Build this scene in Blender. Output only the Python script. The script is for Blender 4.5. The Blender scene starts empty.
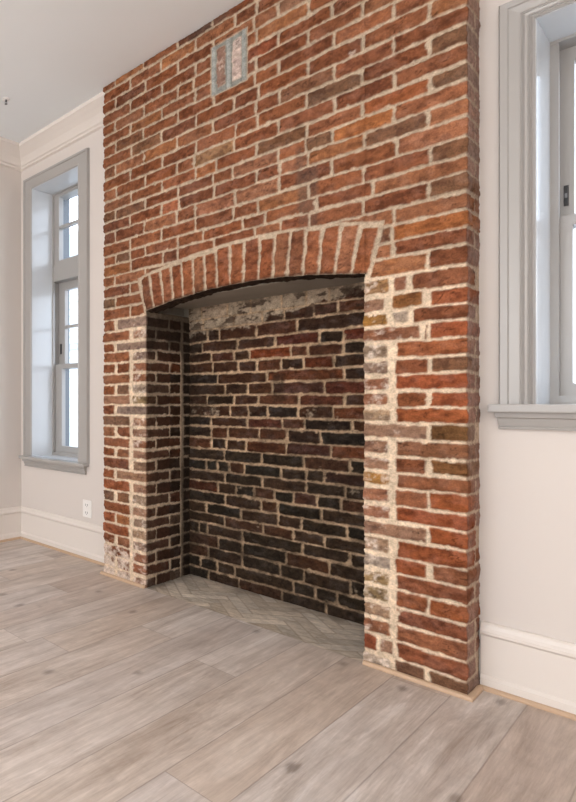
import bpy, bmesh, math, random
import numpy as np
from mathutils import Vector

random.seed(7)
SC = bpy.context.scene
COL = SC.collection

# ------------------------------------------------------------------ helpers
def lin(c):
    c = np.asarray(c, dtype=float) / 255.0
    return np.where(c <= 0.04045, c / 12.92, ((c + 0.055) / 1.055) ** 2.4)

def rgba(c, k=1.0):
    l = lin(c) * k
    return (float(l[0]), float(l[1]), float(l[2]), 1.0)

class Nodes:
    def __init__(self, name):
        self.m = bpy.data.materials.new(name)
        self.m.use_nodes = True
        self.t = self.m.node_tree
        self.b = self.t.nodes['Principled BSDF']
    def n(self, kind, props=None, **ins):
        nd = self.t.nodes.new(kind)
        for k, v in (props or {}).items():
            setattr(nd, k, v)
        for k, v in ins.items():
            key = int(k[1:]) if k[0] == 'i' and k[1:].isdigit() else k.replace('_', ' ')
            self.put(nd.inputs[key], v)
        return nd
    def put(self, sock, v):
        if hasattr(v, 'is_output'):
            self.t.links.new(v, sock)
        else:
            sock.default_value = v
    def math(self, op, a, b=0.0, c=None):
        nd = self.n('ShaderNodeMath', {'operation': op}, i0=a, i1=b)
        if c is not None:
            self.put(nd.inputs[2], c)
        return nd.outputs[0]
    def mix(self, f, a, b, blend='MIX'):
        nd = self.n('ShaderNodeMix', {'data_type': 'RGBA', 'blend_type': blend})
        self.put(nd.inputs[0], f); self.put(nd.inputs[6], a); self.put(nd.inputs[7], b)
        return nd.outputs[2]
    def ramp(self, f, stops):
        nd = self.n('ShaderNodeValToRGB')
        e = nd.color_ramp.elements
        while len(e) < len(stops):
            e.new(0.5)
        for el, (p, c) in zip(e, stops):
            el.position = p; el.color = c
        self.put(nd.inputs[0], f)
        return nd.outputs[0]
    def noise(self, vec, scale, detail=4, rough=0.55, dist=0.0):
        return self.n('ShaderNodeTexNoise', None, Vector=vec, Scale=scale, Detail=detail, Roughness=rough, Distortion=dist).outputs['Fac']
    def coord(self):
        return self.n('ShaderNodeTexCoord').outputs['Object']
    def bump(self, h, strength=0.2, dist=0.01):
        self.put(self.b.inputs['Normal'], self.n('ShaderNodeBump', None, Height=h, Strength=strength, Distance=dist).outputs[0])
    def set(self, **k):
        for a, v in k.items():
            self.put(self.b.inputs[a.replace('_', ' ')], v)
        return self

def paint(name, srgb, rough=0.5, var=0.03, scale=6, bump=0.0, k=1.0):
    s = Nodes(name)
    co = s.coord()
    f = s.noise(co, scale, 3)
    c = np.array(lin(srgb)) * k
    a = tuple(c * (1 - var)) + (1,); b = tuple(np.minimum(c * (1 + var), 1)) + (1,)
    s.set(Base_Color=s.mix(f, a, b), Roughness=rough)
    if bump:
        s.bump(s.noise(co, 220, 2), bump, 0.002)
    return s.m

def link(o, parent=None):
    COL.objects.link(o)
    if parent is not None:
        o.parent = parent
        o.matrix_parent_inverse = parent.matrix_world.inverted()
    return o

def empty(name, loc=(0, 0, 0)):
    o = bpy.data.objects.new(name, None)
    o.location = loc
    o.empty_display_size = 0.1
    COL.objects.link(o)
    bpy.context.view_layer.update()
    return o

def tag(o, label=None, cat=None, group=None, kind=None):
    if label: o['label'] = label
    if cat: o['category'] = cat
    if group: o['group'] = group
    if kind: o['kind'] = kind
    return o

def obj_from_bm(name, bm, mat, parent=None, smooth=False):
    me = bpy.data.meshes.new(name)
    bmesh.ops.recalc_face_normals(bm, faces=bm.faces[:])
    bm.to_mesh(me); bm.free()
    if smooth:
        for p in me.polygons: p.use_smooth = True
    me.materials.append(mat)
    o = bpy.data.objects.new(name, me)
    return link(o, parent)

def box(bm, x0, x1, y0, y1, z0, z1, bev=0.0):
    vs = [bm.verts.new(p) for p in ((x0, y0, z0), (x1, y0, z0), (x1, y1, z0), (x0, y1, z0),
                                    (x0, y0, z1), (x1, y0, z1), (x1, y1, z1), (x0, y1, z1))]
    fs = [bm.faces.new([vs[i] for i in q]) for q in ((0, 3, 2, 1), (4, 5, 6, 7), (0, 1, 5, 4), (1, 2, 6, 5), (2, 3, 7, 6), (3, 0, 4, 7))]
    if bev > 0:
        es = list({e for f in fs for e in f.edges})
        bmesh.ops.bevel(bm, geom=es, offset=bev, segments=2, profile=0.7, affect='EDGES')

def boxes(name, mat, lst, parent=None, bev=0.0):
    bm = bmesh.new()
    for b in lst:
        box(bm, *b, bev=bev)
    return obj_from_bm(name, bm, mat, parent)

def sweep(name, mat, profile, path, parent=None, bm=None):
    """profile: list of (out, z); path: list of (x, y, nx, ny) where n is the outward mitre direction."""
    own = bm is None
    bm = bm or bmesh.new()
    rings = []
    for (x, y, nx, ny) in path:
        rings.append([bm.verts.new((x + nx * o, y + ny * o, z)) for (o, z) in profile])
    n = len(profile)
    for a, b in zip(rings[:-1], rings[1:]):
        for i in range(n):
            j = (i + 1) % n
            bm.faces.new((a[i], a[j], b[j], b[i]))
    bm.faces.new(rings[0]); bm.faces.new(list(reversed(rings[-1])))
    if own:
        return obj_from_bm(name, bm, mat, parent)

def frame_profile(name, mat, prof, x0, x1, z0, z1, yface, sides, parent):
    """a casing: profile (distance from the opening edge, thickness) swept round the opening with mitred corners"""
    bm = bmesh.new()
    def at(corner, d, t):
        sx, sz = corner
        x = (x0 - d) if sx < 0 else (x1 + d)
        z = (z0) if sz < 0 else (z1 + d)
        return (x, yface - t, z)
    pts = [(-1, -1), (-1, 1), (1, 1), (1, -1)]
    rings = [[bm.verts.new(at(c, d, t)) for (d, t) in prof] for c in pts]
    n = len(prof)
    for a, b in zip(rings[:-1], rings[1:]):
        for i in range(n):
            j = (i + 1) % n
            bm.faces.new((a[i], a[j], b[j], b[i]))
    bm.faces.new(rings[0]); bm.faces.new(list(reversed(rings[-1])))
    return obj_from_bm(name, bm, mat, parent)

def lathe(name, mat, prof, parent=None, seg=20, loc=(0, 0, 0)):
    bm = bmesh.new()
    rings = []
    for (r, z) in prof:
        rings.append([bm.verts.new((loc[0] + r * math.cos(2 * math.pi * i / seg), loc[1] + r * math.sin(2 * math.pi * i / seg), loc[2] + z)) for i in range(seg)])
    for a, b in zip(rings[:-1], rings[1:]):
        for i in range(seg):
            bm.faces.new((a[i], a[(i + 1) % seg], b[(i + 1) % seg], b[i]))
    bm.faces.new(rings[0]); bm.faces.new(rings[-1])
    return obj_from_bm(name, bm, mat, parent, True)

# ------------------------------------------------------------------ camera model (16 mm lens, shifted crop)
PX, PY, FPX, CH = -25.0, 401.0, 539.1, 1.066
TH = math.radians(55.18)
Fw = (-math.sin(TH), math.cos(TH)); Rt = (math.cos(TH), math.sin(TH))
def on_wall(x, y, Y):
    """photo pixel -> point of the vertical plane Y (used only to read brick positions off the photo)"""
    u = (x - PX) / FPX
    r0 = Fw[0] + Rt[0] * u; r1 = Fw[1] + Rt[1] * u
    d = Y / r1
    return r0 * d, CH + (PY - y) * d / FPX

# ------------------------------------------------------------------ main dimensions (metres)
H = 3.0
XL, XR = -3.26, 2.4           # side walls
YB, YF = 2.71, -3.4           # back wall plane, front wall plane
YC = 2.555                    # face of the chimney breast
CX0, CX1 = -2.268, -0.585      # its two edges
OX0, OX1 = -1.970, -0.89      # fireplace opening
YK = 2.985                    # back of the firebox
YO = 3.06                     # outer face of the back wall
ZS = 1.58                     # springing height
def arch_z(x):
    return 1.638 - 0.058 * ((x + 1.4225) / 0.5325) ** 2

# ------------------------------------------------------------------ materials
M_wall = paint('wall paint', (216, 207, 200), 0.6, 0.015, 3, 0.05)
M_ceil = paint('ceiling paint', (238, 241, 242), 0.8, 0.015, 2)
M_white = paint('white trim paint', (226, 217, 209), 0.35, 0.012, 5)
M_grey = paint('grey window paint', (168, 164, 160), 0.3, 0.015, 6)
M_jamb = paint('grey jamb paint', (208, 210, 212), 0.16, 0.015, 6)
M_wood = paint('raw oak strip', (196, 166, 138), 0.55, 0.12, 30)
M_black = paint('dark metal', (38, 36, 36), 0.4, 0.1, 30)
M_plate = paint('grey parged lintel', (150, 142, 130), 0.9, 0.16, 9, 0.3)
M_plastic = paint('white plastic', (238, 234, 230), 0.3, 0.01, 10)
M_slot = paint('outlet slot', (70, 66, 64), 0.5, 0.02, 10)
M_sid = paint('white siding paint', (200, 203, 206), 0.7, 0.03, 4)
M_roof = paint('grey roofing', (168, 170, 170), 0.8, 0.1, 20)
M_ground = paint('pale paving', (190, 186, 180), 0.9, 0.1, 3)
M_chrome = paint('brushed metal', (120, 120, 122), 0.3, 0.05, 30)
M_chrome.node_tree.nodes['Principled BSDF'].inputs['Metallic'].default_value = 0.9

M_mould = paint('exterior moulding in reflection tone', (104, 108, 114), 0.5, 0.03, 8)  # blue-grey reflection on the outer frame strip, put into its base colour

def glass_mat():
    s = Nodes('window glass')
    t = s.t
    tr = s.n('ShaderNodeBsdfTransparent'); tr.inputs[0].default_value = (0.97, 0.985, 1, 1)
    gl = s.n('ShaderNodeBsdfGlossy'); gl.inputs['Roughness'].default_value = 0.02
    geo = s.n('ShaderNodeNewGeometry').outputs['Backfacing']
    fr = s.n('ShaderNodeFresnel', None, IOR=s.math('SUBTRACT', 1.45, s.math('MULTIPLY', geo, 1.45 - 1 / 1.45)))
    frh = s.math('MULTIPLY', fr.outputs[0], 0.5)
    mx = s.n('ShaderNodeMixShader')
    t.links.new(frh, mx.inputs[0]); t.links.new(tr.outputs[0], mx.inputs[1]); t.links.new(gl.outputs[0], mx.inputs[2])
    t.links.new(mx.outputs[0], t.nodes['Material Output'].inputs[0])
    return s.m
M_glass = glass_mat()

def floor_mat():
    s = Nodes('washed oak planks')
    co = s.coord()
    sep = s.n('ShaderNodeSeparateXYZ', None, Vector=co)
    X, Y = sep.outputs[0], sep.outputs[1]
    xs = s.math('DIVIDE', s.math('ADD', X, 0.446), 0.172)
    ix = s.math('FLOOR', xs); fx = s.math('FRACT', xs)
    r1 = s.n('ShaderNodeTexWhiteNoise', {'noise_dimensions': '1D'}, W=ix).outputs[0]
    ys = s.math('ADD', s.math('DIVIDE', Y, 1.9), s.math('MULTIPLY', r1, 9.0))
    iy = s.math('FLOOR', ys); fy = s.math('FRACT', ys)
    idv = s.n('ShaderNodeCombineXYZ', None, X=ix, Y=iy, Z=0.0).outputs[0]
    wn = s.n('ShaderNodeTexWhiteNoise', {'noise_dimensions': '2D'}, Vector=idv)
    rp = wn.outputs[0]
    gv = s.n('ShaderNodeCombineXYZ', None, X=s.math('ADD', s.math('MULTIPLY', X, 30.0), s.math('MULTIPLY', rp, 60.0)),
             Y=s.math('MULTIPLY', Y, 2.2), Z=s.math('MULTIPLY', rp, 40.0)).outputs[0]
    grain = s.noise(gv, 1.0, 8, 0.68, 0.6)
    gv2 = s.n('ShaderNodeCombineXYZ', None, X=s.math('ADD', s.math('MULTIPLY', X, 7.0), s.math('MULTIPLY', rp, 23.0)),
              Y=s.math('MULTIPLY', Y, 1.1), Z=s.math('MULTIPLY', rp, 17.0)).outputs[0]
    broad = s.noise(gv2, 1.0, 4, 0.6, 1.2)
    rings = s.math('FRACT', s.math('MULTIPLY', broad, 9.0))
    rings = s.math('ABSOLUTE', s.math('SUBTRACT', rings, 0.5))
    # knots: sparse stretched cells
    kv = s.n('ShaderNodeCombineXYZ', None, X=s.math('MULTIPLY', X, 3.6), Y=s.math('MULTIPLY', Y, 1.9), Z=0.0).outputs[0]
    vo = s.n('ShaderNodeTexVoronoi', {'voronoi_dimensions': '2D'}, Vector=kv, Scale=1.0)
    kn = s.n('ShaderNodeMapRange', {'interpolation_type': 'SMOOTHSTEP'}, Value=s.math('ADD', s.math('ADD', vo.outputs['Distance'], s.math('MULTIPLY', s.math('SUBTRACT', grain, 0.5), 0.16)), s.math('MULTIPLY', s.math('GREATER_THAN', s.n('ShaderNodeSeparateXYZ', None, Vector=vo.outputs['Color']).outputs[0], 0.62), 1.0)))
    kn.inputs[1].default_value = 0.01; kn.inputs[2].default_value = 0.085; kn.inputs[3].default_value = 1.0; kn.inputs[4].default_value = 0.0
    base = s.ramp(s.math('ADD', s.math('MULTIPLY', grain, 0.62), s.math('MULTIPLY', broad, 0.42)),
                  [(0.30, rgba((166, 151, 139))), (0.44, rgba((204, 193, 183))), (0.56, rgba((226, 217, 209))), (0.72, rgba((246, 241, 236)))])
    tint = s.ramp(rp, [(0.0, rgba((218, 207, 200))), (0.3, rgba((236, 233, 233))), (0.55, rgba((226, 216, 208))), (0.8, rgba((242, 239, 238))), (1.0, rgba((224, 219, 218)))])
    c = s.mix(1.0, base, tint, 'MULTIPLY')
    gv3 = s.n('ShaderNodeCombineXYZ', None, X=s.math('ADD', s.math('MULTIPLY', X, 190.0), s.math('MULTIPLY', rp, 60.0)), Y=s.math('MULTIPLY', Y, 9.0), Z=0.0).outputs[0]
    fine = s.noise(gv3, 1.0, 4, 0.6, 0.8)
    blot = s.noise(co, 7.0, 5, 0.7, 0.5)
    fk = s.math('ADD', 1.0, s.math('ADD', s.math('MULTIPLY', s.math('SUBTRACT', fine, 0.5), 0.45), s.math('MULTIPLY', s.math('SUBTRACT', blot, 0.5), 0.45)))
    c = s.mix(1.0, c, s.n('ShaderNodeCombineXYZ', None, X=fk, Y=fk, Z=fk).outputs[0], 'MULTIPLY')
    c = s.mix(s.math('MULTIPLY', rings, 0.30), c, rgba((150, 130, 114)))
    c = s.mix(s.math('MULTIPLY', kn.outputs[0], 0.5), c, rgba((84, 68, 58)))
    ex = s.math('MINIMUM', fx, s.math('SUBTRACT', 1.0, fx))
    ey = s.math('MULTIPLY', s.math('MINIMUM', fy, s.math('SUBTRACT', 1.0, fy)), 11.0)
    e = s.math('MINIMUM', ex, ey)
    seam = s.n('ShaderNodeMapRange', {'interpolation_type': 'SMOOTHSTEP'}, Value=e)
    seam.inputs[1].default_value = 0.004; seam.inputs[2].default_value = 0.018; seam.inputs[3].default_value = 1.0; seam.inputs[4].default_value = 0.0
    c = s.mix(s.math('MULTIPLY', seam.outputs[0], 0.34), c, rgba((92, 76, 64)))
    s.set(Base_Color=c, Roughness=s.math('ADD', 0.34, s.math('MULTIPLY', grain, 0.22)))
    s.b.inputs['Specular IOR Level'].default_value = 0.45
    hgt = s.math('SUBTRACT', s.math('MULTIPLY', grain, 0.25), seam.outputs[0])
    s.bump(hgt, 0.25, 0.003)
    return s.m
M_floor = floor_mat()

def brick_mat(name, fine=0.5, rough=0.92):
    s = Nodes(name)
    co = s.coord()
    at = s.n('ShaderNodeAttribute', {'attribute_name': 'Col'}).outputs['Color']
    f1 = s.noise(co, 170, 6, 0.75)
    f2 = s.noise(co, 38, 4, 0.6)
    k = s.math('ADD', s.math('MULTIPLY', s.math('SUBTRACT', f1, 0.5), fine * 3.2), s.math('MULTIPLY', s.math('SUBTRACT', f2, 0.5), fine * 2.6))
    k = s.math('MAXIMUM', 0.25, s.math('ADD', 1.0, k))
    kv = s.n('ShaderNodeCombineXYZ', None, X=k, Y=k, Z=k).outputs[0]
    c = s.mix(1.0, at, kv, 'MULTIPLY')
    # small pits
    pit = s.n('ShaderNodeMapRange', None, Value=s.noise(co, 75, 3, 0.6))
    pit.inputs[1].default_value = 0.66; pit.inputs[2].default_value = 0.74; pit.inputs[3].default_value = 0.0; pit.inputs[4].default_value = 0.5
    c = s.mix(pit.outputs[0], c, rgba((58, 42, 36)))
    s.set(Base_Color=c, Roughness=rough)
    s.b.inputs['Specular IOR Level'].default_value = 0.04
    s.bump(s.math('ADD', f1, s.math('MULTIPLY', f2, 0.8)), 0.55, 0.004)
    return s.m
M_brick = brick_mat('old red brick and mortar')
M_fire = brick_mat('sooty firebox brick', 0.72, 0.85)
M_hearth = brick_mat('grey herringbone paver', 0.14, 0.7)

def ext_brick():
    s = Nodes('exterior brick')
    co = s.coord()
    mp = s.n('ShaderNodeMapping', None, Vector=co); mp.inputs['Rotation'].default_value = (math.pi / 2, 0, 0.6)
    br = s.n('ShaderNodeTexBrick', None, Vector=mp.outputs[0], Color1=rgba((170, 120, 104)), Color2=rgba((150, 100, 88)), Mortar=rgba((205, 196, 188)), Scale=1.0)
    br.inputs['Brick Width'].default_value = 0.21; br.inputs['Row Height'].default_value = 0.066; br.inputs['Mortar Size'].default_value = 0.006
    s.set(Base_Color=br.outputs[0], Roughness=0.9)
    return s.m
M_ext = ext_brick()

# ------------------------------------------------------------------ numpy noise
_rng = np.random.default_rng(11)
_LAT = _rng.random((256, 256))
def vnoise(x, y, ox=0.0, oy=0.0):
    x = x + ox + 1000.0; y = y + oy + 1000.0
    xi = np.floor(x).astype(int); yi = np.floor(y).astype(int)
    fx = x - xi; fy = y - yi
    fx = fx * fx * (3 - 2 * fx); fy = fy * fy * (3 - 2 * fy)
    a = _LAT[xi & 255, yi & 255]; b = _LAT[(xi + 1) & 255, yi & 255]
    c = _LAT[xi & 255, (yi + 1) & 255]; d = _LAT[(xi + 1) & 255, (yi + 1) & 255]
    return (a * (1 - fx) + b * fx) * (1 - fy) + (c * (1 - fx) + d * fx) * fy
def fbm(x, y, s, oct=3, seed=0):
    t = 0; a = 0.5; tot = 0
    for i in range(oct):
        t = t + a * vnoise(x * s, y * s, seed * 17.3 + i * 31.7, seed * 9.1 + i * 11.9)
        tot += a; a *= 0.5; s *= 2.07
    return t / tot
def sstep(a, b, x):
    t = np.clip((x - a) / (b - a), 0, 1)
    return t * t * (3 - 2 * t)

# ------------------------------------------------------------------ brick lists
class Brick:
    __slots__ = ('u', 'v', 'hu', 'hv', 'a', 'col', 'h', 'tilt', 'smear', 'kind')
    def __init__(s, u0, u1, v0, v1, col, a=0.0, h=0.0062, smear=0.0, kind=0):
        s.u = (u0 + u1) / 2; s.v = (v0 + v1) / 2; s.hu = (u1 - u0) / 2; s.hv = (v1 - v0) / 2
        s.a = a; s.col = np.array(col, float); s.h = h + random.uniform(-0.002, 0.003)
        s.tilt = (random.uniform(-0.02, 0.02), random.uniform(-0.04, 0.04)); s.smear = smear; s.kind = kind

RED = [((152, 97, 68), 6), ((145, 90, 62), 6), ((157, 101, 71), 4), ((139, 86, 60), 4), ((130, 83, 61), 2.4), ((160, 107, 77), 2.5),
       ((146, 100, 73), 1.2), ((138, 98, 72), 0.5), ((130, 96, 74), 0.2), ((166, 110, 74), 1.4), ((166, 122, 96), 0.9)]
QUO = [((168, 128, 104), 4), ((160, 132, 114), 3), ((174, 142, 116), 2), ((156, 106, 80), 5), ((164, 136, 98), 1), ((160, 134, 118), 1.0), ((182, 160, 140), 1.2)]
SOOT = [((80, 54, 40), 4), ((70, 50, 38), 4), ((94, 60, 43), 3), ((58, 45, 36), 2.5), ((104, 67, 48), 1.5), ((118, 70, 46), 0.8)]
BLACK = [((58, 48, 38), 5), ((68, 53, 41), 3), ((50, 44, 36), 3), ((74, 55, 42), 2), ((88, 59, 43), 1)]
def pick(pal):
    t = random.uniform(0, sum(w for _, w in pal))
    for c, w in pal:
        t -= w
        if t <= 0: break
    j = random.uniform(0.94, 1.05); w = random.uniform(-2, 2)
    return tuple(min(255, q * j + w * e) for q, e in zip(c, (1, 0, -1)))

J = 0.0045   # half joint
ZJ = [3.03, 2.960, 2.892, 2.824, 2.757, 2.690, 2.626, 2.560, 2.490, 2.422, 2.353, 2.285, 2.221, 2.158, 2.093, 2.020, 1.951, 1.890, 1.822,
      1.757, 1.692, 1.629, 1.557, 1.484, 1.420, 1.359, 1.295, 1.230, 1.168, 1.104, 1.043, 0.980, 0.914, 0.849, 0.787, 0.727, 0.658, 0.594,
      0.526, 0.457, 0.392, 0.329, 0.261, 0.197, 0.129, 0.059, -0.012]
FRONT = []
def add_row(lst, joints, zt, zb, pal, jit=0.006, **k):
    js = [joints[0]] + [j + random.uniform(-jit, jit) for j in joints[1:-1]] + [joints[-1]]
    out = []
    for a, b in zip(js[:-1], js[1:]):
        dz = random.uniform(-0.0025, 0.0025)
        b_ = Brick(a + J, b - J, zb + J + dz, zt - J + dz, pick(pal), **k)
        lst.append(b_); out.append(b_)
    return out
SL = CX0 - 0.155      # end of the left return
SR = CX1 + 0.155
for k in range(22):
    zt, zb = ZJ[k], ZJ[k + 1]
    if k % 2 == 0:
        js = [-2.186, -1.975, -1.762, -1.555, -1.345, -1.236, -1.01, -0.794]
        if k in (4, 10, 14): js = [-2.186, -1.975, -1.762, -1.66, -1.444, -1.236, -1.01, -0.794]
        if k in (12, 18): js = [-2.186, -1.975, -1.762, -1.555, -1.45, -1.236, -1.12, -1.01, -0.794]
        if k == 16: js = [-2.186, -2.08, -1.975, -1.762, -1.61, -1.40, -1.29, -1.08, -0.87]
        js = [SL, CX0 - 0.002] [:1] + js
        js += [CX1 + 0.096, SR]
    else:
        js = [-2.072, -1.86, -1.65, -1.444, -1.332, -1.111, -0.901, -0.687]
        if k in (5, 11): js = [-2.072, -1.86, -1.65, -1.54, -1.332, -1.111, -0.901, -0.687]
        if k in (13, 17): js = [-2.072, -1.86, -1.755, -1.55, -1.34, -1.23, -1.111, -0.901, -0.687]
        if k == 19: js = [-2.072, -1.97, -1.86, -1.65, -1.444, -1.332, -1.111, -0.80]
        js = [SL, CX0 - 0.10] + js
        js += [SR]
    add_row(FRONT, js, zt, zb, RED)
RT = ['2L', '2H', '2L', 'XH', 'L', 'H', 'L', 'H', 'L', 'X', 'L', 'H', 'L', 'H', 'L', 'X', 'L', 'H', 'L', 'H', 'L', 'L', 'B', 'H']
LT = ['X', 'L', 'X', 'L', 'H', 'L', 'H', 'L', 'X', 'L', 'H', 'L', 'H', 'L', 'X', 'L', 'H', 'L', 'H', 'L', 'H', 'L', 'H', 'H']
def one(u0, u1, zt, zb, pal, **k):
    dz = random.uniform(-0.0025, 0.0025)
    e = k.pop('e', 0.0)
    FRONT.append(Brick(u0 + random.uniform(-.004, .004), u1 + random.uniform(-.004, .004), zb + J + dz + e, zt - J + dz - e, pick(pal), **k))
RV0 = OX0 + 0.322     # end of the left reveal's pale pier bricks
for r in range(24):
    zt, zb = ZJ[22 + r], ZJ[23 + r]
    t = RT[r]
    qs = dict(smear=0.55, e=0.004)
    # right pier
    alt = r % 2
    wr = (0.085, 0.21)[alt]
    if t in ('X', 'XH'):
        one(OX1 - wr, -0.695 - (0.02 if t == 'XH' else 0), zt, zb, QUO, smear=0.4, e=0.003)
        if t == 'XH': one(-0.70, -0.69, zt, zb, RED); one(-0.684, SR, zt, zb, RED)
        else: one(-0.683, CX1 + 0.10, zt, zb, RED)
    elif t == '2L':
        one(OX1 - wr, -0.815, zt, zb, QUO, **qs); one(-0.797, -0.752, zt, zb, QUO, **qs); one(-0.735, CX1 + 0.095, zt, zb, RED)
    elif t == '2H':
        one(OX1 - wr, -0.825, zt, zb, QUO, **qs); one(-0.797, -0.705, zt, zb, QUO, smear=0.3); one(-0.68, SR - 0.004, zt, zb, RED)
    elif t == 'L':
        one(OX1 - wr, -0.812, zt, zb, QUO, **qs); one(-0.787, CX1 + 0.095, zt, zb, RED); one(CX1 + 0.108, SR, zt, zb, RED)
    elif t == 'B':
        one(OX1 - wr, -0.852, zt, zb, RED, smear=0.2); one(-0.835, -0.80, zt, zb, QUO, **qs); one(-0.783, CX1 + 0.095, zt, zb, RED)
    else:
        one(OX1 - wr, -0.812, zt, zb, QUO, **qs); one(-0.788, -0.695, zt, zb, RED); one(-0.681, SR - 0.004, zt, zb, RED)
    # inner faces of the opening
    for sgn, e0, w_ in ((1, OX0, (0.21, 0.085)[alt]), (-1, OX1, wr)):
        a0, a1 = w_ + 0.012, 0.322
        if a1 - a0 > 0.04:
            pal = SOOT if zt > 0.5 else [((96, 78, 66), 2), ((70, 54, 45), 3), ((118, 96, 80), 1)]
            u0, u1 = (e0 + a0, e0 + a1) if sgn > 0 else (e0 - a1, e0 - a0)
            one(u0, u1, zt, zb, pal, kind=2)
        u0, u1 = (e0 + 0.365, e0 + 0.445) if sgn > 0 else (e0 - 0.445, e0 - 0.365)
        one(u0, u1, zt, zb, BLACK, kind=3)
    # left pier
    t = LT[r]; wl = (0.21, 0.085)[alt]
    SLw = CX0 - 0.10
    if t == 'X':
        one(SL, -2.193, zt, zb, RED); one(-2.172, OX0 + wl, zt, zb, QUO, smear=0.3, e=0.003)
    elif t == 'L':
        one(SLw, -2.082, zt, zb, RED); one(SL, SLw - 0.012, zt, zb, RED); one(-2.056, OX0 + wl, zt, zb, QUO, **qs)
    else:
        one(SL, -2.194, zt, zb, RED); one(-2.174, -2.082, zt, zb, RED); one(-2.056, OX0 + wl, zt, zb, QUO, **qs)

# brick colours read off the photograph: (pixel, colour)
OVR = [((358, 127), (200, 128, 86)), ((213, 166), (190, 124, 90)), ((226, 145), (176, 140, 114)), ((447, 77), (120, 94, 80)), ((416, 119), (128, 98, 86)),
       ((447, 221), (122, 98, 84)), ((320, 140), (140, 110, 96)), ((130, 140), (126, 90, 74)), ((132, 204), (128, 96, 84)), ((122, 256), (118, 92, 82)),
       ((108, 301), (112, 92, 78)), ((175, 207), (186, 116, 92)), ((400, 92), (170, 100, 70)), ((424, 131), (178, 120, 98)), ((455, 112), (180, 122, 98)),
       ((430, 232), (184, 112, 72)), ((395, 230), (186, 116, 76)), ((379, 318), (168, 126, 66)), ((379, 284), (190, 154, 118)), ((410, 297), (156, 108, 70)),
       ((378, 348), (150, 140, 134)), ((449, 434), (116, 88, 60)), ((447, 469), (138, 100, 68)), ((378, 481), (182, 138, 80)), ((385, 416), (206, 186, 170)),
       ((380, 433), (170, 142, 134)), ((447, 413), (172, 96, 64)), ((447, 375), (168, 88, 62)), ((447, 395), (170, 92, 66)), ((445, 325), (168, 90, 64)),
       ((430, 346), (174, 104, 74)), ((447, 292), (174, 100, 74)), ((430, 500), (170, 92, 62)), ((450, 507), (174, 96, 62)), ((440, 520), (160, 84, 58)),
       ((450, 542), (168, 90, 58)), ((430, 560), (168, 92, 62)), ((405, 572), (160, 86, 58)), ((445, 585), (146, 88, 68)), ((455, 612), (166, 94, 62)),
       ((420, 626), (140, 84, 68)), ((420, 648), (170, 98, 60)), ((440, 660), (142, 84, 66)), ((415, 673), (112, 88, 80)), ((450, 685), (118, 92, 80)),
       ((368, 645), (150, 80, 62)), ((290, 230), (156, 96, 76)), ((250, 60), (150, 84, 66)), ((185, 32), (70, 46, 38)), ((205, 24), (96, 62, 52)),
       ((250, 165), (176, 128, 110)), ((275, 150), (166, 118, 102)), ((262, 185), (172, 122, 104)), ((290, 165), (176, 122, 104)), ((330, 105), (156, 100, 82)),
       ((215, 208), (178, 122, 104)), ((345, 60), (164, 104, 84)), ((178, 185), (176, 112, 88)), ((139, 505), (172, 160, 156)), ((139, 478), (190, 164, 150)),
       ((120, 476), (168, 136, 122)), ((139, 460), (150, 128, 118)), ((139, 520), (164, 150, 148)), ((140, 575), (160, 104, 86)), ((109, 478), (150, 118, 104)),
       ((112, 488), (172, 100, 72)), ((112, 512), (166, 96, 70)), ((110, 530), (162, 94, 70))]
for (x, y), c in OVR:
    X, Z = on_wall(x, y, YC)
    best = None
    for b in FRONT:
        if b.kind == 0 and abs(X - b.u) < b.hu + .01 and abs(Z - b.v) < b.hv + .01:
            best = b
    if best is not None: best.col = np.array(c, float) * np.array((0.68, 0.68, 0.62)) + np.array((150, 96, 66)) * 0.32

# voussoirs of the segmental arch: bottom and top joints along the ring
VB = [-1.968, -1.912, -1.848, -1.790, -1.728, -1.662, -1.598, -1.532, -1.467, -1.399, -1.327, -1.263, -1.195, -1.131, -1.069, -1.006, -0.943, -0.882]
VT = [-2.010, -1.944, -1.869, -1.804, -1.738, -1.671, -1.606, -1.542, -1.467, -1.396, -1.319, -1.250, -1.184, -1.118, -1.050, -0.980, -0.912, -0.843]
def ext_z(x):
    return 1.834 - 0.072 * ((x + 1.41) / 0.6) ** 2
ARCH = []
for i in range(17):
    b0, b1, t0, t1 = VB[i], VB[i + 1], VT[i], VT[i + 1]
    bx, tx = (b0 + b1) / 2, (t0 + t1) / 2
    zb_, zt_ = arch_z(bx) + 0.0, ext_z(tx) + random.uniform(-0.012, 0.004)
    L = math.hypot(tx - bx, zt_ - zb_)
    w = ((b1 - b0) + (t1 - t0)) / 2 - 0.0095
    b = Brick(-w / 2, w / 2, -L / 2, L / 2, pick([((156, 98, 68), 4), ((147, 90, 62), 3), ((162, 108, 78), 2), ((140, 92, 68), 1.5)]), h=0.008)
    b.u, b.v = (bx + tx) / 2, (zb_ + zt_) / 2
    b.a = -math.atan2(tx - bx, zt_ - zb_)
    b.kind = 5; b.smear = 0.12
    ARCH.append(b)
def arch_sd(U, V):
    """negative inside the ring of voussoirs (with a thin bed joint)"""
    t = np.clip((V - 1.58) / 0.18, -0.2, 1.4)
    left = (-1.968 - 0.042 * t) - 0.006
    right = (-0.882 + 0.039 * t) + 0.006
    return np.maximum.reduce([left - U, U - right, V - (ext_z(U) + 0.010), 1.55 - V])

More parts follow.
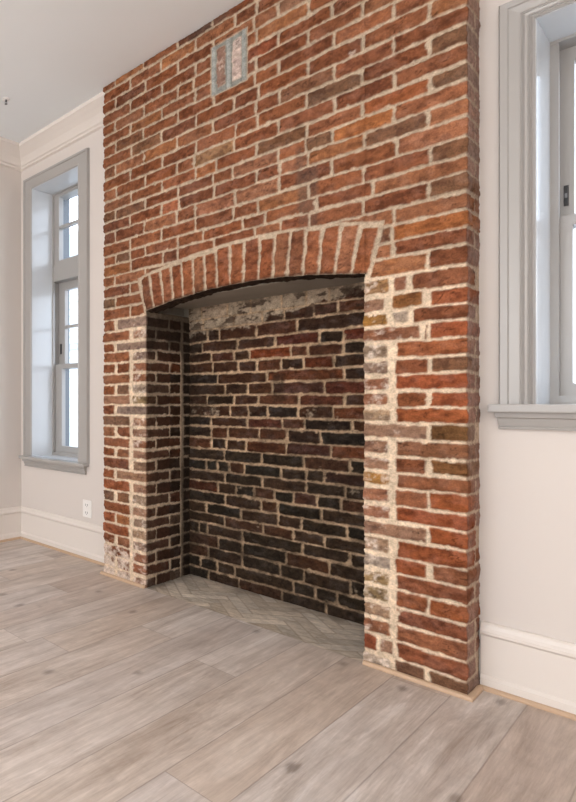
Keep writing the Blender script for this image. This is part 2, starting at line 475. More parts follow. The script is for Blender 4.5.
# patched-up opening high on the breast
PA0, PA1, PB0, PB1 = -1.565, -1.383, 2.612, 2.858
PATCH = [Brick(-1.537, -1.489, PB0 + 0.03, PB1 - 0.022, (158, 124, 108), smear=0.55, kind=6),
         Brick(-1.457, -1.408, PB0 + 0.022, PB1 - 0.022, (214, 190, 178), smear=0.75, kind=6)]
def patch_sd(U, V):
    w = 0.004 * (fbm(U, V, 40, 2, 5) - 0.5)
    return np.maximum.reduce([PA0 - U, U - PA1, PB0 - V, V - PB1]) + w

# ------------------------------------------------------------------ masonry relief
def relief(u, v, bricks, mode, tone=0.74, wave=1.0):
    nu, nv = len(u), len(v)
    U, V = np.meshgrid(u, v, indexing='ij')
    wu = U + wave * (0.007 * (fbm(U, V, 22, 3, 1) - 0.5) + 0.004 * (fbm(U, V, 90, 2, 8) - 0.5))
    wv = V + wave * (0.009 * (fbm(U, V, 17, 3, 2) - 0.5) + 0.004 * (fbm(U, V, 90, 2, 9) - 0.5))
    chip = fbm(U, V, 24, 3, 3)
    edge = fbm(U, V, 42, 4, 19)
    rough = fbm(U, V, 120, 3, 4)
    big = fbm(U, V, 9, 3, 6)
    big2 = fbm(U, V, 5, 4, 7)
    streak = fbm(U * 0.35, V, 60, 3, 10)
    off = random.random() * 3
    mot = fbm(U * 0.6 + off, V, 48, 4, 13); mot2 = fbm(U * 0.7, V + off, 34, 4, 14)
    rid = np.abs(fbm(U * 0.32, V, 40, 3, 15) - 0.5)
    crack = sstep(0.020, 0.004, rid) * sstep(0.52, 0.64, fbm(U, V, 11, 2, 16))
    M = np.zeros((nu, nv)); Hh = np.zeros((nu, nv)); C = np.zeros((nu, nv, 3)); S = np.zeros((nu, nv))
    asd = psd = None
    if mode == 'front':
        asd = arch_sd(wu, wv); psd = patch_sd(U, V)
    for b in bricks:
        r = 0.02 + (math.hypot(b.hu, b.hv) if abs(b.a) > 1e-6 else 0)
        eu = r if abs(b.a) > 1e-6 else b.hu + 0.02
        ev = r if abs(b.a) > 1e-6 else b.hv + 0.02
        i0, i1 = np.searchsorted(u, [b.u - eu, b.u + eu]); j0, j1 = np.searchsorted(v, [b.v - ev, b.v + ev])
        if i1 <= i0 or j1 <= j0: continue
        sl = (slice(i0, i1), slice(j0, j1))
        du = wu[sl] - b.u; dv = wv[sl] - b.v
        if abs(b.a) > 1e-6:
            ca, sa = math.cos(b.a), math.sin(b.a)
            du, dv = du * ca + dv * sa, -du * sa + dv * ca
        rr = 0.006
        qx = np.abs(du) - b.hu + rr; qy = np.abs(dv) - b.hv + rr
        sd = np.hypot(np.maximum(qx, 0), np.maximum(qy, 0)) + np.minimum(np.maximum(qx, qy), 0) - rr
        sd = sd + wave * 0.009 * (edge[sl] - 0.47) + wave * 0.010 * np.maximum(chip[sl] - 0.72, 0) / 0.2
        if asd is not None and b.kind != 5:
            sd = np.maximum(sd, 0.005 - asd[sl])
        if psd is not None and b.kind != 6:
            sd = np.maximum(sd, 0.004 - psd[sl])
        m = sstep(0.0030, -0.0040, sd)
        dome = sstep(0.0, -0.012, sd)
        h = m * (b.h * (0.72 + 0.28 * dome) + b.tilt[0] * du * 0.35 + b.tilt[1] * dv * 0.6 + (rough[sl] - 0.5) * 0.006 + (streak[sl] - 0.5) * 0.006)
        up = m > M[sl]
        M[sl] = np.where(up, m, M[sl]); Hh[sl] = np.where(up, h, Hh[sl])
        S[sl] = np.where(up, b.smear, S[sl])
        # colour variation inside a brick: burnt ends, weathered streaks
        lo = lin(b.col) * tone
        t = 1 + 0.40 * (big[sl] - 0.5) + 0.50 * (streak[sl] - 0.5)
        cc = lo[None, None, :] * t[..., None]
        dk = (0.75 * wave * sstep(0.50, 0.72, mot[sl]))[..., None]
        cc = cc * (1 - dk) + (lo * np.array([0.52, 0.50, 0.54]))[None, None, :] * dk
        pl_ = (0.45 * sstep(0.50, 0.28, mot2[sl]))[..., None]
        cc = cc * (1 - pl_) + (lo * 1.12 + 0.035)[None, None, :] * pl_
        ck = (0.8 * wave * crack[sl])[..., None]
        cc = cc * (1 - ck) + (lo * 0.30)[None, None, :] * ck
        h = h - 0.0022 * crack[sl] * m
        C[sl] = np.where(up[..., None], cc, C[sl])
    return U, V, M, Hh, C, S, dict(big=big, big2=big2, rough=rough, chip=chip, streak=streak, asd=asd, psd=psd)

def finish(U, V, M, Hh, C, S, nz, mortar, smear_col, extra=0.0):
    """mix mortar, thin mortar smears and brick"""
    mc = lin(mortar)[None, None, :] * (0.86 + 0.30 * nz['big'] + 0.22 * (nz['rough'] - 0.5))[..., None]
    sm = sstep(0.70, 0.92, S * 0.50 + 0.42 * fbm(U, V, 26, 4, 21) + 0.36 * fbm(U, V, 80, 3, 22) + 0.22 * (nz['big2'] - 0.5) + extra)
    base = mc * (1 - M[..., None]) + C * M[..., None]
    sc = lin(smear_col)[None, None, :] * (0.85 + 0.3 * nz['big'])[..., None]
    base = base * (1 - 0.75 * (sm * M)[..., None]) + sc * (0.75 * sm * M)[..., None]
    Hm = Hh + (1 - M) * (0.0025 * nz['big'] + 0.003 * (nz['rough'] - 0.5)) + sm * M * 0.0008
    return base, Hm

def mesh_from_grid(name, P, Cc, mat, parent, keep=None):
    nu, nv = P.shape[:2]
    idx = np.arange(nu * nv).reshape(nu, nv)
    q = np.stack([idx[:-1, :-1], idx[1:, :-1], idx[1:, 1:], idx[:-1, 1:]], -1)
    if keep is not None: q = q[keep]
    q = q.reshape(-1, 4)
    used = np.unique(q)
    remap = np.full(nu * nv, -1); remap[used] = np.arange(len(used))
    q = remap[q]
    pts = P.reshape(-1, 3)[used]; cols = Cc.reshape(-1, 3)[used]
    me = bpy.data.meshes.new(name)
    me.vertices.add(len(pts)); me.vertices.foreach_set('co', pts.astype(np.float32).ravel())
    me.loops.add(q.size); me.loops.foreach_set('vertex_index', q.astype(np.int32).ravel())
    me.polygons.add(len(q)); me.polygons.foreach_set('loop_start', np.arange(0, q.size, 4, dtype=np.int32))
    try: me.polygons.foreach_set('loop_total', np.full(len(q), 4, dtype=np.int32))
    except Exception: pass
    at = me.attributes.new('Col', 'FLOAT_COLOR', 'POINT')
    at.data.foreach_set('color', np.concatenate([np.clip(cols, 0, 1), np.ones((len(cols), 1))], 1).astype(np.float32).ravel())
    me.update(calc_edges=True); me.validate()
    me.polygons.foreach_set('use_smooth', np.ones(len(q), dtype=bool))
    me.set_sharp_from_angle(angle=math.radians(66))
    me.materials.append(mat)
    o = bpy.data.objects.new(name, me)
    return link(o, parent)

def path_grid(pts, u_at_start, step):
    """plan polyline -> u samples, base points, outward normals (outward = right-hand side when walking)"""
    us, bp, nn = [], [], []
    u = u_at_start
    segn = []
    for a, b in zip(pts[:-1], pts[1:]):
        d = np.array(b) - np.array(a); L = np.hypot(*d); d /= L
        segn.append((d[1], -d[0]))
    for i, (a, b) in enumerate(zip(pts[:-1], pts[1:])):
        a = np.array(a, float); b = np.array(b, float); L = np.hypot(*(b - a))
        n = max(2, int(round(L / step)))
        for k in range(n):
            t = k / n
            us.append(u + L * t); bp.append(a + (b - a) * t)
            if k == 0 and i > 0:
                m = np.array(segn[i - 1]) + np.array(segn[i])
                nn.append(m)
            else: nn.append(np.array(segn[i]))
        u += L
    us.append(u); bp.append(np.array(pts[-1], float)); nn.append(np.array(segn[-1]))
    return np.array(us), np.array(bp), np.array(nn)

STEP = 0.0042
fire = empty('brick_fireplace', ((CX0 + CX1) / 2, YC, 0))
tag(fire, 'floor to ceiling exposed red brick chimney breast with arched sooty open fireplace', 'fireplace')

MORT = (214, 192, 166)
def zgrid(z0, z1): return np.linspace(z0, z1, int(round((z1 - z0) / STEP)) + 1)

def front_colours(U, V, M, C, S, nz):
    extra = np.zeros_like(U)
    # whitewashed, heavily pointed strips beside the opening, and white plaster left at the foot of the left pier
    extra += 0.06 * sstep(0.03, 0.0, np.abs(U + 0.845) - 0.04) * sstep(1.60, 1.54, V)
    extra += 0.02 * sstep(0.03, 0.0, np.abs(U + 2.01) - 0.05) * sstep(1.60, 1.54, V)
    extra += 0.50 * sstep(0.27, 0.12, V + 0.15 * (nz['big2'] - 0.5)) * sstep(-2.02, -2.10, U)
    extra += 0.10 * sstep(0.12, 0.02, V)
    # pale bloom over the middle of the breast
    extra += 0.10 * np.exp(-((U + 1.27) / 0.22) ** 2 - ((V - 2.12) / 0.16) ** 2)
    extra += 0.30 * np.exp(-((U + 0.955) / 0.06) ** 2 - ((V - 2.50) / 0.035) ** 2)
    extra += 0.12 * np.exp(-((U + 1.2) / 0.25) ** 2 - ((V - 1.86) / 0.04) ** 2)
    return extra

def stain(base, U, V, nz):
    # old narrow run of soot below an old flue joint, and a burnt top row
    k = sstep(0.052, 0.03, np.abs(U + 1.112 + 0.02 * (nz['big2'] - 0.5)) ) * sstep(1.80, 1.86, V) * sstep(2.30, 2.18, V)
    k = 0.50 * k * sstep(0.30, 0.62, nz['big'] + 0.25 * (nz['rough'] - 0.5))
    k2 = 0.45 * sstep(2.93, 2.97, V) * sstep(-1.75, -1.60, U) * sstep(-1.42, -1.50, U)
    k = np.clip(np.maximum(k, k2), 0, 0.7)
    g = lin((92, 80, 72))
    return base * (1 - k[..., None]) + g[None, None, :] * (0.9 * k)[..., None]

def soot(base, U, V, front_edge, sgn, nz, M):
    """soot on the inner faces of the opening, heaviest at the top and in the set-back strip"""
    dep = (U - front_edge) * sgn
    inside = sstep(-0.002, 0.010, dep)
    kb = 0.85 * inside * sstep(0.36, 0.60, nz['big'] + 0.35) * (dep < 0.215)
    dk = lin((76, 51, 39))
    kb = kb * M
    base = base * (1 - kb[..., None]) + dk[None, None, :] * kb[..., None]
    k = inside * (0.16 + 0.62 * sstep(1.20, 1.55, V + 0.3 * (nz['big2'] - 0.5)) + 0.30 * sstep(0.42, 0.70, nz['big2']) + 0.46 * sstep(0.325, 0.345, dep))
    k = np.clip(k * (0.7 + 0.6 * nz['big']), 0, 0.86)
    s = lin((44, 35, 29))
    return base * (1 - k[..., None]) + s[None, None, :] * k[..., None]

def build_patch(name_parts, pts, u0, v, bricks, mode, edge=None, hole=False):
    u, bp, nn = path_grid(pts, u0, STEP)
    U, V, M, Hh, C, S, nz = relief(u, v, bricks, 'front')
    ex = front_colours(U, V, M, C, S, nz)
    base, Hm = finish(U, V, M, Hh, C, S, nz, MORT, (224, 206, 190), ex)
    um = (1 - M) * 0.30 * sstep(1.52, 1.66, V)
    base = base * (1 - um[..., None])
    Hm = Hm + 0.0028 * (1 - M) * sstep(CX1 - 0.002, CX1 + 0.004, U)
    pk = sstep(0.004, -0.004, nz['psd'])
    gm = lin((132, 132, 125))[None, None, :] * (0.8 + 0.5 * nz['big'])[..., None]
    base = base * (1 - (pk * (1 - M))[..., None]) + gm * (pk * (1 - M))[..., None]
    for xs in (-1.551, -1.473, -1.395):
        w = sstep(0.014, 0.007, np.abs(U - xs)) * pk
        Hm = Hm + 0.010 * w
        lg = lin((172, 174, 169))
        base = base * (1 - 0.6 * w[..., None]) + lg[None, None, :] * 0.6 * w[..., None]
    kr = 0.62 * M * sstep(CX1 + 0.001, CX1 + 0.006, U) * sstep(0.20, 0.62, nz['big'])
    base = base * (1 - kr[..., None]) + lin((158, 136, 126))[None, None, :] * kr[..., None]
    km = 0.5 * (1 - M) * sstep(CX1 + 0.001, CX1 + 0.006, U)
    base = base * (1 - km[..., None]) + lin((150, 128, 114))[None, None, :] * km[..., None]
    # flush, generous pointing beside the opening
    fl = np.maximum(sstep(0.075, 0.055, np.abs(U + 0.85)), sstep(0.075, 0.055, np.abs(U + 2.005))) * sstep(1.60, 1.54, V)
    Hm = Hm + 0.0035 * fl * (1 - M)
    st = stain(base, U, V, nz)
    base = base + (st - base) * (0.25 + 0.75 * M)[..., None]
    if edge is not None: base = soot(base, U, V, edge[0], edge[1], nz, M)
    Z = V.copy()
    inhole = None
    P = np.zeros(U.shape + (3,))
    if hole:
        xb = bp[:, 0]
        az = np.where((xb > OX0 - 1e-6) & (xb < OX1 + 1e-6) & (np.abs(bp[:, 1] - YC) < 1e-6), arch_z(xb), -9)
        jag = az + 0.006 * (fbm(xb, xb * 0, 60, 3, 30) - 0.5)
        lowest = np.searchsorted(v, jag - STEP * 0.5)
        for i in range(len(u)):
            if az[i] > 0:
                Z[i, lowest[i]] = jag[i]
        inhole = np.arange(len(v))[None, :] < lowest[:, None]
        inhole[az < 0] = False
        # edge of the arch sooted
        kk = sstep(0.022, 0.0, V - az[:, None]) * (az[:, None] > 0)
        kk = kk * (0.35 + 0.5 * nz['big'])
        base = base * (1 - kk[..., None]) + lin((52, 40, 34))[None, None, :] * kk[..., None]
    P[..., 0] = bp[:, None, 0] + nn[:, None, 0] * Hm
    P[..., 1] = bp[:, None, 1] + nn[:, None, 1] * Hm
    P[..., 2] = Z
    keep = np.ones((len(u) - 1, len(v) - 1), bool)
    if hole:
        bad = inhole
        keep &= ~(bad[:-1, :-1] | bad[1:, :-1] | bad[:-1, 1:] | bad[1:, 1:])
        cs = (nz['asd'][:-1, :-1] < 0.0)
        cp = (nz['psd'][:-1, :-1] < 0.0)
        mesh_from_grid('arch', P, base, M_brick, fire, keep & cs)
        pt = mesh_from_grid('mortar_patch', P, base, M_brick, fire, keep & cp)
        pt['label'] = 'grey mortar patch with two upright bricks'
        keep &= ~(cs | cp)
    return mesh_from_grid(name_parts, P, base, M_brick, fire, keep)

build_patch('upper_brickwork', [(CX0, YB - 0.002), (CX0, YC), (OX0, YC), (OX1, YC), (CX1, YC), (CX1, YB - 0.002)], SL, zgrid(ZS, H - 0.003), FRONT + ARCH + PATCH, 'front', None, True)
build_patch('pier', [(CX0, YB - 0.002), (CX0, YC), (OX0, YC), (OX0, YC + 0.345), (OX0 - 0.006, YC + 0.345), (OX0 - 0.006, YK)], SL, zgrid(0, ZS), FRONT, 'front', (OX0, 1))
Lr = 0.345 + 0.023 + (YK - YC - 0.345)
build_patch('pier', [(OX1 + 0.023, YK), (OX1 + 0.023, YC + 0.345), (OX1, YC + 0.345), (OX1, YC), (CX1, YC), (CX1, YB - 0.002)], OX1 - Lr, zgrid(0, ZS), FRONT, 'front', (OX1, -1))

# ---- back wall of the firebox
ZB = [1.650, 1.556, 1.493, 1.418, 1.355, 1.296, 1.23, 1.167, 1.1, 1.04, 0.974, 0.916, 0.848, 0.782, 0.715, 0.652, 0.59, 0.527, 0.46, 0.395, 0.335, 0.269, 0.197, 0.126, 0.059, -0.01]
def lp(*a): return [185 + x / 6.063 for x in a]
def rp_(*a): return [275 + x / 6.063 for x in a]
def rq(*a): return [275 + x / 5.347 for x in a]
BJ = [lp(100, 260, 400) + rp_(40, 190, 330), lp(110, 300, 470) + rp_(60, 237, 387), lp(137, 214, 437) + rp_(140,), lp(110, 322, 555) + rp_(272, 420), lp(162, 300, 391) + rp_(100, 205, 420),
      lp(172, 325, 437) + rp_(40, 180, 355), lp(202, 502) + rp_(425,), lp(245, 385, 530) + rp_(300,), lp(140, 300, 447) + rp_(145, 425), lp(275, 385, 505) + rp_(140, 350), lp(162, 377) + rp_(45, 185, 470),
      lp(160, 265, 450) + rp_(75, 275), lp(164, 252, 375) + rp_(70, 340), lp(245, 470) + rp_(175, 460), lp(135, 200, 270, 360) + rp_(40, 195, 300), lp(247, 474) + rp_(190, 430),
      lp(200, 310, 422, 545) + rq(100, 225, 355), lp(245, 465) + rq(20, 255), lp(130, 340) + rq(20, 145, 390), lp(245, 475) + rq(95, 265), lp(90, 140, 350) + rq(155, 405),
      lp(206, 350) + rq(60, 295), lp(142, 348) + rq(30, 160, 410), lp(100, 200, 305) + rq(100, 215, 335), lp(150, 330) + rq(40, 280)]
BACK = []
XB0, XB1 = OX0 - 0.006, OX1 + 0.023
for r, js in enumerate(BJ):
    xs = [on_wall(x, 400, YK)[0] for x in js]
    xs = [XB0 - 0.05] + sorted(x for x in xs if XB0 + 0.05 < x < XB1 - 0.04) + [XB1 + 0.05]
    xs2 = [xs[0]]
    for x in xs[1:]:
        if x - xs2[-1] > 0.05: xs2.append(x)
    pal = SOOT if r < 13 else BLACK
    add_row(BACK, xs2, ZB[r], ZB[r + 1], pal, 0.003)
for (x, y), c in [((265, 353), (124, 66, 42)), ((285, 350), (128, 68, 42)), ((352, 340), (110, 58, 42)), ((320, 362), (108, 58, 38)), ((300, 335), (92, 50, 38)), ((208, 460), (96, 54, 34)),
                  ((205, 487), (92, 52, 36)), ((300, 392), (92, 60, 48)), ((330, 400), (104, 62, 46)), ((355, 388), (102, 58, 44)), ((265, 423), (94, 56, 44)), ((290, 503), (82, 54, 42)),
                  ((310, 505), (86, 56, 44)), ((352, 440), (52, 45, 38)), ((330, 455), (84, 52, 42)), ((345, 478), (72, 50, 42)), ((235, 395), (84, 56, 44)), ((225, 353), (86, 52, 38))]:
    X, Z = on_wall(x, y, YK)
    for b in BACK:
        if abs(X - b.u) < b.hu and abs(Z - b.v) < b.hv: b.col = np.array(c, float)
u = np.linspace(XB0, XB1, int((XB1 - XB0) / STEP) + 1); v = zgrid(0, 1.655)
U, V, M, Hh, C, S, nz = relief(u, v, BACK, 'back')
ex = 0.62 * sstep(1.49, 1.57, V + 0.10 * (nz['big2'] - 0.5) - 0.09 * (U + 1.4)) + 0.40 * (nz['chip'] - 0.55) \
    + 0.17 * np.exp(-((V - 1.00 + 0.02 * (nz['big'] - 0.5)) / 0.035) ** 2) + 0.18 * np.exp(-((V - 0.63) / 0.025) ** 2) * sstep(-1.35, -1.1, U) \
    + 0.20 * np.exp(-((U + 0.96) / 0.06) ** 2 - ((V - 1.43) / 0.04) ** 2) + 0.13 * np.exp(-((U + 1.3) / 0.12) ** 2 - ((V - 1.23) / 0.02) ** 2) + 0.085
base, Hm = finish(U, V, M, Hh, C, S, nz, (186, 158, 128), (190, 170, 146), ex)
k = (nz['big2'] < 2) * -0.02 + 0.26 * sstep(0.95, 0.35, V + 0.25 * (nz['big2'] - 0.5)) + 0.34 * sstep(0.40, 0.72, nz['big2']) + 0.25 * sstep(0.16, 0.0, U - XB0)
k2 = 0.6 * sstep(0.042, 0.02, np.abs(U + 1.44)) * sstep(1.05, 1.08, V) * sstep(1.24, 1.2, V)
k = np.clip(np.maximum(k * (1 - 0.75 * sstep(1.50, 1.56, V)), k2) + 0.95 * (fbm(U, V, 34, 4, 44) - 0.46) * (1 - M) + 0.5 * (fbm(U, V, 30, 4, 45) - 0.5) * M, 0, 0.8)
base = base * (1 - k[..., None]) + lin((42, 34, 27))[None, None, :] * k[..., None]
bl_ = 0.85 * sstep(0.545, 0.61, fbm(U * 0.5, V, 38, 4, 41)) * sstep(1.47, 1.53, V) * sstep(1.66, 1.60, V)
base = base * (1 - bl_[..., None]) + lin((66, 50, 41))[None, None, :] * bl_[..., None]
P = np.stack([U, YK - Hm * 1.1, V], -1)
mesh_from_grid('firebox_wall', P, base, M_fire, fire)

# ---- sooty underside of the arch
u = np.linspace(OX0, OX1, 240); w = np.linspace(YC - 0.002, YC + 0.105, 28)
U, V = np.meshgrid(u, w, indexing='ij')
jag0 = 0.006 * (fbm(U, U * 0, 60, 3, 30) - 0.5)
n = fbm(U, V, 45, 3, 12)
Z = arch_z(U) + jag0 + 0.014 * (n - 0.5) * sstep(YC, YC + 0.012, V)
cc = lin((62, 50, 42))[None, None, :] * (0.4 + 1.1 * n)[..., None]
mesh_from_grid('arch_underside', np.stack([U, V, Z], -1), cc, M_fire, fire)
# grey lintel plate behind the arch and the solid core behind the facing
pl = boxes('lintel_plate', M_plate, [(OX0 - 0.02, OX1 + 0.02, YC + 0.10, YK - 0.002, 1.632, 1.70)], fire)
pl['label'] = 'flat grey lintel plate closing the firebox'
boxes('core', M_plate, [(CX0 + 0.012, OX0 - 0.05, YC + 0.012, YK + 0.25, 0.0, 1.70), (OX1 + 0.05, CX1 - 0.012, YC + 0.012, YK + 0.25, 0.0, 1.70),
                        (CX0 + 0.012, CX1 - 0.012, YC + 0.15, YK + 0.25, 1.70, H - 0.006), (OX0 - 0.05, OX1 + 0.05, YK + 0.012, YK + 0.25, 0.0, 1.70),
                        (CX0 + 0.001, CX0 + 0.02, YB + 0.003, YO + 0.05, 0.0, H - 0.006), (CX1 - 0.02, CX1 - 0.001, YB + 0.003, YO + 0.05, 0.0, H - 0.006)], fire)

# ---- herringbone hearth, flush with the boards
HB = []
bl, bw = 0.24, 0.06
c45 = math.radians(45)
for i in range(-30, 40):
    for j in range(-8, 9):
        # classic 45 degree herringbone, built on the integer lattice of brick widths
        for (cx, cy, ang) in ((bl / 2, bw / 2, 0.0), (-bw / 2 + 0.0, bl / 2, math.pi / 2)):
            ox = i * bw + j * (bl + bw) * 0 + j * bl
            oy = i * bw - j * bl * 1.0
            X0, Y0 = cx + ox, cy + oy
            X = X0 * math.cos(c45) - Y0 * math.sin(c45); Y = X0 * math.sin(c45) + Y0 * math.cos(c45)
            X += -1.42; Y += YC - 0.3
            if XB0 - 0.15 < X < XB1 + 0.15 and YC - 0.15 < Y < YK + 0.15:
                b = Brick(-bl / 2 + .0025, bl / 2 - .0025, -bw / 2 + .0025, bw / 2 - .0025, pick([((204, 190, 173), 3), ((194, 180, 163), 3), ((212, 199, 183), 2), ((184, 169, 152), 1.2)]), h=0.003)
                b.u, b.v, b.a = X, Y, ang + c45 + 1e-5
                b.tilt = (0, 0); HB.append(b)
u = np.linspace(XB0, XB1, 300); v = np.linspace(YC - 0.004, YK, 125)
U, V, M, Hh, C, S, nz = relief(u, v, HB, 'hearth', 1.0, 0.25)
base, Hm = finish(U, V, M, np.minimum(Hh, 0.004), C, S, nz, (172, 157, 141), (196, 180, 165), -0.5)
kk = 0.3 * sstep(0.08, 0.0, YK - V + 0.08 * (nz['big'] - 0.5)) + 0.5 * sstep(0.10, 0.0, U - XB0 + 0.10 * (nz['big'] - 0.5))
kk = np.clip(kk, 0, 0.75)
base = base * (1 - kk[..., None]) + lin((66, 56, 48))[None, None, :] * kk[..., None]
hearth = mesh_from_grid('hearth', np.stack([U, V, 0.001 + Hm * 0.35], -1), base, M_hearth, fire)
hearth['label'] = 'grey herringbone paver hearth flush with the floor'

# ---- raw wood strips round the foot of the piers
def strip(name, path, parent, h=0.016, w=0.016):
    return sweep(name, M_wood, [(0, 0.0005), (w, 0.0005), (w, h * 0.45), (w * 0.75, h * 0.85), (w * 0.3, h), (0, h)], path, parent)
g = 0.009
strip('shoe_strip', [(CX0 - 0.02, YC - g, 0, -1), (OX0 + 0.005, YC - g, 0, -1)], fire)
strip("shoe_strip", [(OX1 - 0.005, YC - g, 0, -1), (CX1 + g, YC - g, 1, -1), (CX1 + g, YB - 0.042, 1, 0)], fire)

# ------------------------------------------------------------------ the room
W1 = (-3.12, -2.635, 0.645, 2.68)     # left window opening x0 x1 z0 z1
W2 = (-0.43, 0.37, 1.055, 2.41)       # right window
def wall_with_hole(x0, x1, w, y0, y1):
    a, b, c, d = w
    a, b, c, d = a - 0.01, b + 0.01, c - 0.015, d + 0.01
    return [(x0, a, y0, y1, 0, H), (b, x1, y0, y1, 0, H), (a, b, y0, y1, 0, c), (a, b, y0, y1, d, H)]
wl_ = tag(boxes('wall_back_left', M_wall, wall_with_hole(XL, CX0 - 0.001, W1, YB, YO)), kind='structure')
wr_ = tag(boxes('wall_back_right', M_wall, wall_with_hole(CX1 + 0.001, XR, W2, YB, YO)), kind='structure')
def ring(x0, x1, w, y0, y1, gx, gz):
    return wall_with_hole(x0, x1, (w[0] - gx, w[1] + gx, w[2] - gz, w[3] + gz), y0, y1)
boxes('outer_brick', M_ext, ring(XL - 0.2, CX0 - 0.001, W1, YO, YO + 0.10, 0.075, 0.05), wl_)
boxes('outer_brick', M_ext, ring(CX1 + 0.001, XR + 0.2, W2, YO, YO + 0.10, 0.075, 0.05), wr_)
tag(boxes('wall_left', M_wall, [(XL - 0.2, XL, YF, YO, 0, H)]), kind='structure')
tag(boxes('wall_right', M_wall, [(XR, XR + 0.2, YF, YO, 0, H)]), kind='structure')
F1 = (-2.6, -0.9, 0.55, 2.6); F2 = (0.1, 1.8, 0.55, 2.6)
tag(boxes('wall_front', M_wall, [(XL - 0.2, F1[0], YF - 0.2, YF, 0, H), (F1[1], F2[0], YF - 0.2, YF, 0, H), (F2[1], XR + 0.2, YF - 0.2, YF, 0, H),
                                 (F1[0], F1[1], YF - 0.2, YF, 0, F1[2]), (F1[0], F1[1], YF - 0.2, YF, F1[3], H), (F2[0], F2[1], YF - 0.2, YF, 0, F2[2]), (F2[0], F2[1], YF - 0.2, YF, F2[3], H)]), kind='structure')
tag(boxes('ceiling', M_ceil, [(XL - 0.2, XR + 0.2, YF - 0.2, YO, H, H + 0.15)]), kind='structure')
# floor: boards up to the chimney breast line, the hearth fills the firebox
tag(boxes('floor', M_floor, [(XL - 0.2, XR + 0.2, YF - 0.2, YO, -0.05, 0.0)]), kind='structure')

# baseboards with a moulded cap and a stepped foot
BP = [(0, 0.015), (0.026, 0.015), (0.026, 0.040), (0.020, 0.048), (0.016, 0.052), (0.016, 0.196), (0.022, 0.200), (0.027, 0.206), (0.027, 0.216), (0.021, 0.226), (0.018, 0.238), (0.012, 0.245), (0, 0.245)]
SH = [(0, 0.0), (0.040, 0.0), (0.040, 0.006), (0.036, 0.012), (0.030, 0.015), (0, 0.015)]
def baseboard(name, path):
    o = sweep(name, M_white, BP, path); tag(o, kind='structure')
    s = sweep('shoe', M_wood, SH, path, o); s['label'] = 'raw wood shoe strip'
    return o
baseboard('baseboard_back', [(XL, YB, 1, -1), (CX0 - 0.001, YB, 0, -1)])
baseboard('baseboard_left', [(XL, YF, 1, 0), (XL, YB, 1, -1)])
baseboard('baseboard_right', [(CX1 + 0.012, YB, 0, -1), (XR, YB, -1, -1), (XR, YF, -1, 0)])
# crown moulding
CP = [(0, 3.0), (0.132, 3.0), (0.132, 2.976), (0.122, 2.970), (0.112, 2.962), (0.088, 2.946), (0.062, 2.925), (0.044, 2.902), (0.034, 2.884), (0.022, 2.878), (0.020, 2.866), (0.0, 2.860)]
def crown(name, path):
    return tag(sweep(name, M_white, CP, path), kind='structure')
crown('trim_1', [(XL, YF, 1, 0), (XL, YB, 1, -1), (CX0 - 0.001, YB, 0, -1)])
crown('trim_2', [(CX1 + 0.012, YB, 0, -1), (XR, YB, -1, -1), (XR, YF, -1, 0)])

# ------------------------------------------------------------------ windows
YCAS = 2.695
FLAT = [(0, 0), (0, 0.018), (0.006, 0.022), (0.014, 0.018), (0.072, 0.018), (0.075, 0.025), (0.089, 0.025), (0.093, 0.0)]
BEAD = [(0, 0), (0, 0.018), (0.005, 0.024), (0.012, 0.018), (0.015, 0.014), (0.020, 0.020), (0.026, 0.022), (0.032, 0.016), (0.036, 0.013), (0.040, 0.017),
        (0.046, 0.018), (0.066, 0.022), (0.070, 0.027), (0.088, 0.030), (0.092, 0.026), (0.094, 0.0)]
def stool_apron(w, parent, xl, xr, zt, yf, th, zap):
    boxes('stool', M_grey, [(xl, xr, yf, YB, zt - th, zt)], parent, 0.006)
    boxes('stool_board', M_jamb, [(w[0] - 0.004, w[1] + 0.004, YB - 0.01, 2.935, zt - th, zt)], parent)
    b0, b1 = xl + 0.028, xr - 0.028
    bm = bmesh.new()
    prof = [(0.0, zt - th), (0.040, zt - th), (0.036, zt - th - 0.018), (0.026, zt - th - 0.022), (0.020, zt - th - 0.040), (0.016, zap + 0.010), (0.020, zap + 0.008), (0.018, zap), (0.0, zap)]
    pth = [(b0, YB, -0.35, -1), (b1, YB, 0.35, -1)]
    sweep('apron', M_grey, prof, pth, parent, bm)
    obj_from_bm('apron', bm, M_grey, parent)

def sash(name, parent, x0, x1, z0, z1, y0, y1, st, tr, br, muntins=()):
    o = boxes(name, M_grey, [(x0, x0 + st, y0, y1, z0, z1), (x1 - st, x1, y0, y1, z0, z1), (x0 + st, x1 - st, y0, y1, z1 - tr, z1), (x0 + st, x1 - st, y0, y1, z0, z0 + br)]
              + [(x0 + st, x1 - st, y0 + 0.004, y1 - 0.004, z - 0.011, z + 0.011) for z in muntins], parent)
    ym = (y0 + y1) / 2 + 0.004
    p = boxes('pane', M_glass, [(x0 + st - 0.005, x1 - st + 0.005, ym, ym + 0.004, z0 + br - 0.005, z1 - tr + 0.005)], o)
    return o

def jambs(parent, w, y1):
    a, b, c, d = w
    boxes('jamb', M_jamb, [(a - 0.012, a + 0.002, YB - 0.012, y1, c, d + 0.002), (b - 0.002, b + 0.012, YB - 0.012, y1, c, d + 0.002), (a, b, YB - 0.012, y1, d - 0.002, d + 0.012)], parent)

